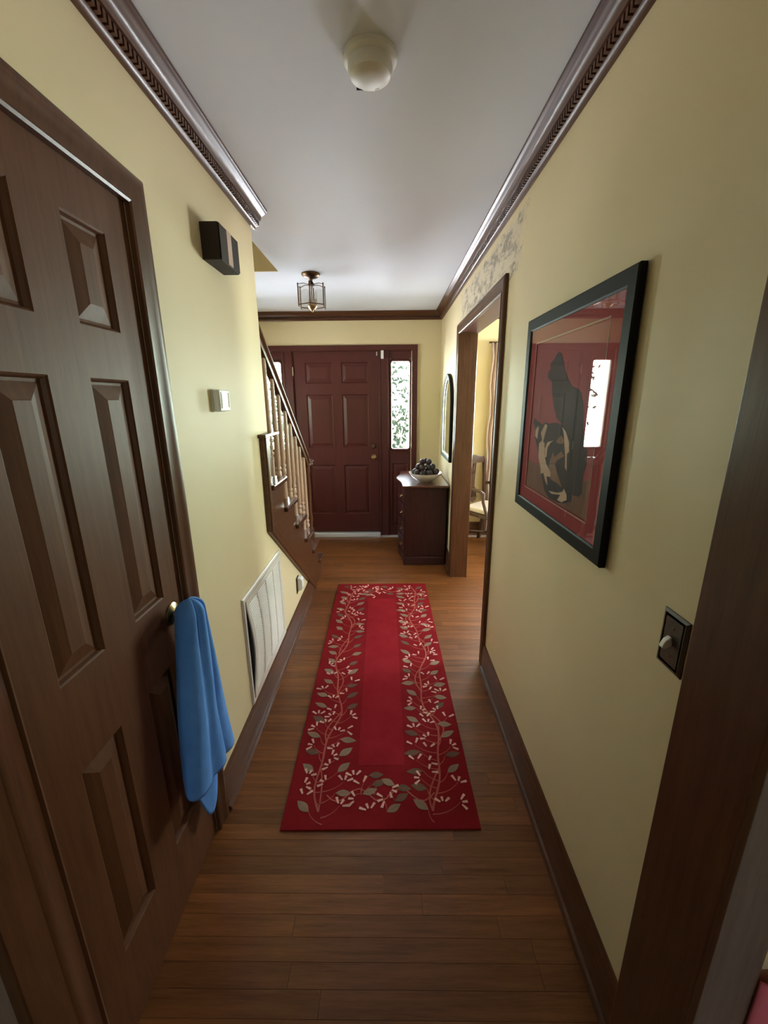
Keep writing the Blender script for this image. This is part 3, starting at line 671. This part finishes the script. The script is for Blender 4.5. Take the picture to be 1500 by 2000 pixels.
# pink cloth just inside the near doorway
pk = MB(); NSX, NSZ = 30, 16
for j in range(NSZ+1):
    for i in range(NSX+1):
        a = i/NSX; v = j/NSZ
        pk.v.append((.601+.26*a, .458-.006*math.sin(a*22)*(1-.4*v)-.004, .640-.42*v-.004*math.sin(a*PI)))
pk.f += [(j*(NSX+1)+i, j*(NSX+1)+i+1, (j+1)*(NSX+1)+i+1, (j+1)*(NSX+1)+i) for j in range(NSZ) for i in range(NSX)]
po = pk.build('hanging_cloth', M_PINK, smooth=180, origin=(.73, .45, .22)); s2 = po.modifiers.new('solid', 'SOLIDIFY'); s2.thickness = .006; s2.offset = 0
tag(po, 'pink cloth at the lower right corner beside the blurred grey-brown casing', 'cloth')

# ------------------------------------------------------------------ ceiling: smoke detector and lantern
sd = thing('smoke_detector', 'white round smoke detector on the ceiling near the viewer', 'smoke detector', (-.045, 1.375, H))
MB().lathe([(.072, 0), (.072, -.010), (.066, -.015), (.060, -.016)], (-.045, 1.375, H), 40).build('base', M_WHITE, sd)
MB().lathe([(.058, -.014), (.060, -.030), (.054, -.044), (.040, -.052), (.020, -.056), (.004, -.057)], (-.045, 1.375, H), 40).build('cover', M_WHITE, sd)
MB().box(-.085, -.067, 1.418, 1.421, H-.0465, H-.040).build('slot_shade', M_DARK, sd, smooth=0)  # black block painted in for the shade of a slot
MB().lathe([(.007, 0), (.007, -.004), (.002, -.0045)], (-.028, 1.405, H-.0495), 12).build('test_button', M_OFFW, sd)
LX, LY = -.557, 3.318
ll = thing('ceiling_lantern', 'six-sided brass and glass lantern hanging from a round canopy on the foyer ceiling', 'ceiling light', (LX, LY, H))
MB().lathe([(.066, 0), (.068, -.006), (.064, -.014), (.046, -.026), (.020, -.032), (.012, -.034), (.010, -.050), (.022, -.066), (.026, -.076), (.010, -.080)], (LX, LY, H), 32).build('canopy', M_DBRASS, ll)
LR = .104
hexp = [(LX+LR*math.cos(R(60*k+32)), LY+LR*math.sin(R(60*k+32))) for k in range(6)]
zt_, zb_ = H-.080, H-.212
for k in range(6):
    a, b = hexp[k], hexp[(k+1) % 6]
    MB().tube([(a[0], a[1], zb_-.014), (a[0], a[1], zb_), (a[0], a[1], zt_-.006), (a[0], a[1], zt_+.004), (a[0], a[1], zt_+.012)], [.0025, .004, .0042, .006, .0015], 8).build('corner_post', M_DBRASS, ll)
    MB().tube([(a[0], a[1], zb_), (b[0], b[1], zb_)], .004, 6).build('bottom_rail', M_DBRASS, ll)
    m_ = [((1-t)*a[0]+t*b[0], (1-t)*a[1]+t*b[1]) for t in (.04, .96)]
    w_ = Vector((b[0]-a[0], b[1]-a[1])).normalized(); nn = (-w_.y*.0015, w_.x*.0015)
    vs = []
    arch = [(.04, 0), (.96, 0)] + [(.96-.92*i/8, .112+.016*math.sin(PI*i/8)) for i in range(9)]
    for sgn in (-1, 1):
        vs += [((1-t)*a[0]+t*b[0]+sgn*nn[0], (1-t)*a[1]+t*b[1]+sgn*nn[1], zb_+.003+zz) for t, zz in arch]
    n = len(arch)
    MB().add(vs, [tuple(range(n-1, -1, -1)), tuple(range(n, 2*n))] + [(i, (i+1) % n, n+(i+1) % n, n+i) for i in range(n)]).build('pane', M_LGLASS, ll, smooth=0)
for k in range(3):
    a, b = hexp[k], hexp[k+3]
    MB().tube([(a[0], a[1], zt_), ((a[0]*.6+LX*.4), (a[1]*.6+LY*.4), zt_+.012), (LX, LY, zt_+.006), ((b[0]*.6+LX*.4), (b[1]*.6+LY*.4), zt_+.012), (b[0], b[1], zt_)], .0025, 6).build('top_arm', M_DBRASS, ll)
MB().lathe([(.006, -.075), (.006, -.205), (.034, -.208), (.036, -.216), (.024, -.232), (.010, -.240), (.007, -.250), (.002, -.254)], (LX, LY, H), 24).build('centre_column', M_BRASS, ll)
for k in range(3):
    cx, cy = LX+.030*math.cos(R(120*k+20)), LY+.030*math.sin(R(120*k+20))
    MB().lathe([(.009, -.205), (.009, -.165), (.007, -.160), (.010, -.140), (.010, -.130), (.004, -.110), (.001, -.100)], (cx, cy, H), 12).build('candle_bulb', M_LGLASS, ll)
    MB().lathe([(.008, -.207), (.008, -.165), (.002, -.164)], (cx, cy, H), 10).build('candle_sleeve', M_OFFW, ll)

# door sensor
ds = thing('door_sensor', 'small white door alarm sensor on the head casing right of the front door', 'door sensor', (-.068, D-.03, 1.975))
MB().box(-.080, -.050, D-.040, D-.014, 1.978, 2.062).build('case', M_WHITE, ds, smooth=0, bevel=.003)
mg = MB().box(-.130, -.118, D-.004, D+.012, 2.012, 2.052).build('door_magnet', M_OFFW, smooth=0, bevel=.002, origin=(-.124, D, 2.012))
tag(mg, 'tiny white magnet block at the top right corner of the front door', 'magnet')

# ------------------------------------------------------------------ runner rug
RUGA = .0125; rc = (-.0515, 2.25)
def TRG(u, v, w):
    c, s = math.cos(RUGA), math.sin(RUGA); return (rc[0]+u*c-v*s, rc[1]+u*s+v*c, w)
HW, HL = .378, 1.070
rg = thing('runner_rug', 'long red runner rug with a leaf and vine border on the hall floor', 'rug', (rc[0], rc[1], 0))
bd = MB(); nU, nV = 28, 60
bd.box(-HW, HW, -HL, HL, .0008, .0075, TRG)
bd.build('rug_body', M_RUG, rg, smooth=0, bevel=.0025)
fl = MB().prism([(-.100, -.790), (.105, -.790), (.112, .785), (-.108, .785)], .0075, .0082, TRG); fl.build('rug_field', M_RUGF, rg, smooth=0)
lf, lf2, pt_, vn = MB(), MB(), MB(), MB()
rr = random.Random(11)
def leaf(mb, u, v, ang, L, Wd):
    prof = [(0, 0), (.12, .40), (.30, .85), (.48, 1.0), (.66, .82), (.84, .42), (1, 0)]
    c, s = math.cos(ang), math.sin(ang); pts = []
    for t, k in prof: pts.append((t*L, k*Wd/2))
    for t, k in prof[-2:0:-1]: pts.append((t*L, -k*Wd/2))
    mb.prism([(u+a*c-b*s, v+a*s+b*c) for a, b in pts], .0075, .0088 if mb is lf else .0087, TRG)
    bar(vn, (u+.1*L*c, v+.1*L*s), (u+.8*L*c, v+.8*L*s), .0009, .0005, .0090)
def bar(mb, p, q, w0, w1, h=.0086):
    dx, dy = q[0]-p[0], q[1]-p[1]; l = math.hypot(dx, dy) or 1; nx, ny = -dy/l, dx/l
    mb.prism([(p[0]+nx*w0, p[1]+ny*w0), (p[0]-nx*w0, p[1]-ny*w0), (q[0]-nx*w1, q[1]-ny*w1), (q[0]+nx*w1, q[1]+ny*w1)], .0075, h, TRG)
def blossom(u, v, ang, s=1.0):
    for d, l, o in ((-.80, .034, -.004), (.55, .032, .006)) if rr.random() < .45 else ((-.95, .030, -.005), (0, .026, 0), (.85, .032, .005)):
        a = ang+d; bx, by = u-math.sin(ang)*o, v+math.cos(ang)*o
        bar(pt_, (bx+.007*math.cos(a), by+.007*math.sin(a)), (bx+1.12*l*s*math.cos(a), by+1.12*l*s*math.sin(a)), .0032, .0056, .0091)
def twig(p, q, bend):       # a curved stem from the vine to a leaf or blossom
    mx, my = (p[0]+q[0])/2-(q[1]-p[1])*bend, (p[1]+q[1])/2+(q[0]-p[0])*bend; last = p
    for k in range(1, 6):
        t = k/5; n = ((1-t)**2*p[0]+2*t*(1-t)*mx+t*t*q[0], (1-t)**2*p[1]+2*t*(1-t)*my+t*t*q[1])
        bar(vn, last, n, .0026-.0003*k, .0024-.0003*k, .0083); last = n
placed = []
def free(u, v, d):
    if all((u-a)**2+(v-b)**2 > d*d for a, b in placed):
        placed.append((u, v)); return True
    return False
VC = lambda side, v: side*.243 + .030*math.sin(v*8.5+side*.9)+.010*math.sin(v*21+side)
for side in (-1, 1):
    vs_ = [-1.0+i*.02 for i in range(101)]
    for a, b in zip(vs_, vs_[1:]):
        bar(vn, (VC(side, a), a), (VC(side, b), b), .0040, .0040, .0084)
        ph = (a+1) % .34
        if ph < .20:
            f0 = lambda z, z0=a-ph: VC(side, z)+.030*math.sin(max(0, min(1, (z-z0)/.20))*PI)*side*(1 if int((z0+1)/.34+.5) % 2 else -1)
            bar(vn, (f0(a), a), (f0(b), b), .0030, .0030, .0083)
    v, k = -1.0, 0
    while v < 1.0:
        for inn in (-1, 1):
            vv = v + (.030 if inn > 0 else 0) + rr.uniform(-.008, .008)
            cu = VC(side, vv-.05); tgt = side*.243 + inn*.090 + rr.uniform(-.010, .010)
            if (k + (inn > 0)) % 2 == 0:
                ang = math.atan2(rr.uniform(-.2, 1.0), inn); L = rr.uniform(.064, .080)
                base = (tgt - inn*(.050 if inn == side else .034), vv)
                if abs(base[0]+L*math.cos(ang)) < .362 and abs(vv) < 1.02 and free(base[0]+L*.5*math.cos(ang), vv+L*.5*math.sin(ang), .036):
                    leaf(lf if rr.random() < .62 else lf2, base[0], base[1], ang, L, rr.uniform(.030, .038)); twig((cu, vv-.05), base, -.22*inn)
            else:
                base = (tgt - inn*.010, vv)
                if free(base[0], base[1], .033):
                    blossom(base[0], base[1], math.atan2(1, .9*inn)+rr.uniform(-.8, .8)); twig((cu, vv-.05), base, -.22*inn)
        for inn in (-1, 1):
            q = (VC(side, v)+inn*.042+rr.uniform(-.008, .008), v+.028+rr.uniform(-.01, .01))
            if rr.random() < .5 and abs(q[1]) < 1.02 and free(q[0], q[1], .038): blossom(q[0], q[1], rr.uniform(.3, PI-.3), .9)
        v += .047; k += 1
for end in (-1, 1):
    pts2 = [(-.22+.022*i, end*(.93+.028*math.sin(i*.8))) for i in range(21)]
    for a, b in zip(pts2, pts2[1:]): bar(vn, a, b, .003, .003, .0084)
    for i in range(40):
        u, vv = rr.uniform(-.15, .15), end*rr.uniform(.835, 1.015)
        if i % 2 and free(u+.03, vv, .048):
            a = rr.uniform(-.6, .6); leaf(lf if rr.random() < .4 else lf2, u, vv, a, .064, .032); twig((u-.03, end*.93), (u, vv), .2)
        elif free(u, vv, .046): blossom(u, vv, rr.uniform(0, 2*PI))
lf.build('leaf_pattern', M_RLEAF, rg, smooth=0, kind='stuff'); lf2.build('dark_leaf_pattern', M_RLEAF2, rg, smooth=0, kind='stuff')
pt_.build('blossom_pattern', M_RPET, rg, smooth=0, kind='stuff'); vn.build('vine_pattern', M_RVINE, rg, smooth=0, kind='stuff')

# ------------------------------------------------------------------ chest by the front door, bowl of pods, mirror
cst = thing('bow_front_chest', 'dark mahogany bow-front chest against the right wall near the front door', 'chest', (.35, 4.12, 0))
CY0, CY1 = 3.765, 4.49
def front(yc, off):   # serpentine front edge
    t = (yc-CY0)/(CY1-CY0); return .150 - .048*math.sin(PI*t)**1.6 + .012*math.sin(2*PI*t)**2 - off
def plan(off, y0, y1, xb, n=24):
    ys = [y0+(y1-y0)*i/n for i in range(n+1)]
    return [(front(min(max(yy, CY0), CY1), off), yy) for yy in ys] + [(xb, y1), (xb, y0)]
MB().prism(plan(0, CY0, CY1, .536), .085, .762, TI).build('carcass', M_MAHOG, cst, smooth=40, bevel=.003)
MB().prism(plan(.012, CY0-.012, CY1+.012, .540), 0, .085, TI).build('base', M_MAHOG, cst, smooth=40, bevel=.006)
MB().prism(plan(.016, CY0-.018, CY1+.018, .545), .762, .774, TI).build('top_moulding', M_MAHOG, cst, smooth=40, bevel=.004)
MB().prism(plan(.030, CY0-.060, CY1+.050, .548), .774, .796, TI).build('top', M_MAHOGX, cst, smooth=40, bevel=.006)
for k in range(4):
    z0 = .105+k*.164; z1 = z0+.150
    dr = MB().prism([(front(yy, .010), yy) for yy in [CY0+.03+(CY1-CY0-.06)*i/20 for i in range(21)]] + [(front(yy, -.004), yy) for yy in [CY1-.03-(CY1-CY0-.06)*i/20 for i in range(21)]], z0, z1, TI).build('drawer', M_MAHOG, cst, smooth=40, bevel=.003)
    for yy in (3.92, 4.33):
        xx = front(yy, .010)
        MB().tube([(xx, yy-.035, (z0+z1)/2), (xx-.016, yy-.030, (z0+z1)/2-.012), (xx-.020, yy, (z0+z1)/2-.022), (xx-.016, yy+.030, (z0+z1)/2-.012), (xx, yy+.035, (z0+z1)/2)], .004, 6).build('drawer_pull', M_BRASS, dr)
BCX, BCY, BZ = .352, 3.955, .7965
bw = MB().lathe([(.060, 0), (.062, .004), (.085, .012), (.120, .034), (.146, .062), (.156, .078), (.158, .082), (.152, .082), (.140, .066), (.112, .040), (.075, .020), (.0, .016)], (BCX, BCY, BZ), 40).build('bowl', M_PORC, smooth=50, origin=(BCX, BCY, BZ))
tag(bw, 'shallow white bowl heaped with dark round pods on the mahogany chest', 'bowl')
pods = []
def pod(dx, dy, z, r, lab, rank):
    c = (BCX+dx, BCY+dy, BZ+z)
    MBp = MB().sphere((0, 0, 0), r, r*1.04, r*.95, 16, 10)
    o = MBp.build('dried_pod', M_POD, smooth=180); o.location = c; o.rotation_euler = (rnd.uniform(-1, 1), rnd.uniform(-1, 1), rnd.uniform(0, 3))
    tag(o, lab, 'pod', 'dark pods in the white bowl')
ordn = ('leftmost', 'second from the left', 'third from the left', 'fourth from the left', 'fifth from the left', 'rightmost')
for i in range(10):
    a = R(180+i*36); hid = i > 5
    pod(.1045*math.cos(a), .1045*math.sin(a), .088, .0300, 'dark dried pod at the back of the bowl rim, hidden behind the heap' if hid else f'dark dried pod, {ordn[i]} in the front row along the bowl rim', i)
pod(0, 0, .060, .034, 'dark dried pod buried at the centre of the heap', 0)
for i, w in enumerate(('far left', 'centre left', 'centre right', 'far right', '', '')):
    a = R(180+i*60); pod(.067*math.cos(a), .067*math.sin(a), .1385, .0300, f'dark dried pod in the middle tier of the heap, {w}' if w else 'dark dried pod at the back of the middle tier, hidden behind the top ones', i)
for a, w in ((205, 'topmost dark dried pod at the left of the heap'), (325, 'topmost dark dried pod at the right of the heap'), (85, 'topmost dark dried pod at the back middle of the heap')):
    pod(.037*math.cos(R(a)), .037*math.sin(R(a)), .187, .0285, w, 0)
# arched mirror
mi = thing('arched_mirror', 'dark arched-top mirror with a pale inner edge on the right wall above the chest', 'mirror', (XR, 3.985, 1.0))
A0, A1, ZB, ZS = 3.700, 4.270, 1.008, 1.50
def arch_path(off):
    r = (A1-A0)/2-off; cy = (A0+A1)/2
    return [(A0+off, ZB+off), (A1-off, ZB+off)] + [(cy+r*math.cos(R(a)), ZS+r*math.sin(R(a))) for a in range(0, 181, 9)]
MB().sweep(arch_path(0), [(0, 0), (0, .022), (.006, .030), (.030, .026), (.042, .018), (.042, 0)], TR, closed=True).build('frame', M_BLACK, mi, smooth=30)
MB().sweep(arch_path(.042), [(-.002, .004), (-.002, .020), (.010, .016), (.012, .004)], TR, closed=True).build('inner_edge', M_GOLD, mi, smooth=30)
MB().prism(arch_path(.046), .001, .009, TR).build('mirror_glass', M_MIR, mi, smooth=0)

# ------------------------------------------------------------------ dining room: armchair and curtain
chx = thing('dining_armchair', 'dark wooden armchair with pierced fan splat and cream seat in the dining room', 'chair', (1.05, 4.25, 0))
# built in local axes facing -y, then turned
ORG[chx.name] = Vector((0, 0, 0))
sq = [(-1, -1), (1, -1), (1, 1), (-1, 1)]
MB().prism([(-.235, -.215), (.235, -.215), (.205, .20), (-.205, .20)], .385, .425, TI).build('seat_rail', M_CHAIR, chx, smooth=0, bevel=.004)
sm = MB().prism([(-.222, -.205), (.222, -.205), (.192, .185), (-.192, .185)], .425, .470, TI).build('seat', M_SEAT, chx, smooth=0, bevel=.018)
for s in (-1, 1):
    MB().tube([(s*.205, -.195, .40), (s*.208, -.20, .25), (s*.214, -.225, .10), (s*.222, -.255, 0)], [.021, .019, .016, .014], sec=sq).build('leg', M_CHAIR, chx, smooth=0)
    MB().tube([(s*.195, .185, .42), (s*.198, .20, .25), (s*.205, .25, .0)], [.020, .017, .015], sec=sq).build('leg', M_CHAIR, chx, smooth=0)
    MB().tube([(s*.195, .185, .40), (s*.190, .195, .55), (s*.205, .215, .75), (s*.215, .235, .93)], [.020, .017, .016, .017], sec=sq).build('back_post', M_CHAIR, chx, smooth=40)
    MB().tube([(s*.200, .205, .66), (s*.235, .08, .675), (s*.250, -.06, .668), (s*.246, -.105, .645), (s*.240, -.100, .56), (s*.232, -.13, .47), (s*.226, -.15, .40)], [.015, .018, .020, .019, .016, .016, .018], 8).build('arm', M_CHAIR, chx, smooth=60)
crest = [(-.245, .905), (-.20, .955), (-.10, .965), (-.05, .985), (.05, .985), (.10, .965), (.20, .955), (.245, .905), (.215, .885), (.10, .890), (-.10, .890), (-.215, .885)]
MB().prism(crest, .222, .246, lambda u, v, w: (u, w, v)).build('crest_rail', M_CHAIR, chx, smooth=0, bevel=.005)
sp_ = MB(); TS = lambda u, v, w: (u, .200+(v-.46)*.07+w, v)
sp_.prism([(-.030, .62), (.030, .62), (.036, .70), (.055, .78), (-.055, .78), (-.036, .70)], 0, .014, TS)
for k in range(5):
    a = (k-2)*.0235; sp_.prism([(a-.0075, .775), (a+.0075, .775), (a*1.45+.009, .895), (a*1.45-.009, .895)], 0, .014, TS)
    sp_.prism([(a*.9-.006, .625), (a*.9+.006, .625), (a*1.3+.007, .52), (a*1.3-.007, .52)], 0, .014, TS)
sp_.prism([(-.065, .525), (.065, .525), (.050, .487), (.0, .470), (-.050, .487)], 0, .014, TS)
sp_.prism([(-.05, .60), (.05, .60), (.045, .63), (-.045, .63)], 0, .016, TS)
sp_.build('back_splat', M_CHAIR, chx, smooth=0)
MB().tube([(-.20, .19, .20), (0, .05, .17), (.20, .19, .20)], .011, 8).build('stretcher', M_CHAIR, chx)
chx.rotation_euler = (0, 0, R(42))
cu = MB(); NA, NB = 60, 14
for j in range(NB+1):
    for i in range(NA+1):
        a = i/NA; v = j/NB
        cu.v.append((1.075+.26*a+.010*math.sin(j*1.7), D-.075-.018*math.sin(a*38)-.012*math.sin(v*9), 2.12-2.04*v))
cu.f += [(j*(NA+1)+i, j*(NA+1)+i+1, (j+1)*(NA+1)+i+1, (j+1)*(NA+1)+i) for j in range(NB) for i in range(NA)]
cob = cu.build('lace_curtain', M_CURT, smooth=180, origin=(1.2, D-.07, .08)); s3 = cob.modifiers.new('solid', 'SOLIDIFY'); s3.thickness = .003
tag(cob, 'pale ruffled curtain beside the dining room window behind the armchair', 'curtain')
rdm = MB().tube([(1.05, D-.07, 2.125), (2.42, D-.07, 2.125)], .010, 10).build('curtain_rod', M_DBRASS, origin=(1.7, D-.07, 2.125))
tag(rdm, 'dark rod over the dining room window carrying the pale curtain', 'curtain rod')

# ------------------------------------------------------------------ shrubs outside the sidelights
def shrub(x, y, seed, lab, zb=0):
    q = random.Random(seed)
    root = thing('garden_shrub', lab, 'shrub', (x, y, zb-.6))
    stems = MB(); lv = MB()
    for k in range(9):
        a = q.uniform(0, 2*PI); l = q.uniform(1.9, 3.1); sx, sy = math.cos(a)*q.uniform(.2, .75), math.sin(a)*.4
        pts = [(x+sx*t**1.4+.05*math.sin(t*7+k), y+sy*t, zb-.6+l*t) for t in (0, .25, .5, .75, 1)]
        stems.tube(pts, [.022, .016, .012, .008, .004], 5)
        for _ in range(55):
            t = q.uniform(.25, 1); b = Vector((x+sx*t**1.4+.05*math.sin(t*7+k), y+sy*t, zb-.6+l*t)) + Vector((q.gauss(0, .14), q.gauss(0, .12), q.gauss(0, .12)))
            d = Vector((q.uniform(-1, 1), q.uniform(-.4, .4), q.uniform(-1, .5))).normalized(); e = d.cross(Vector((q.uniform(-.3, .3), 1, q.uniform(-.3, .3)))).normalized()
            L = q.uniform(.08, .15); wd = L*.21
            lv.add([b, b+d*L*.45+e*wd, b+d*L, b+d*L*.45-e*wd], [(0, 1, 2, 3)])
    stems.build('stems', M_BARK, root); lv.build('foliage', M_LEAF, root, smooth=0, kind='stuff')
shrub(.16, 7.9, 3, 'leafy shrub outside seen through the right sidelight')
shrub(-2.10, 7.9, 5, 'leafy shrub outside seen through the left sidelight behind the handrail')
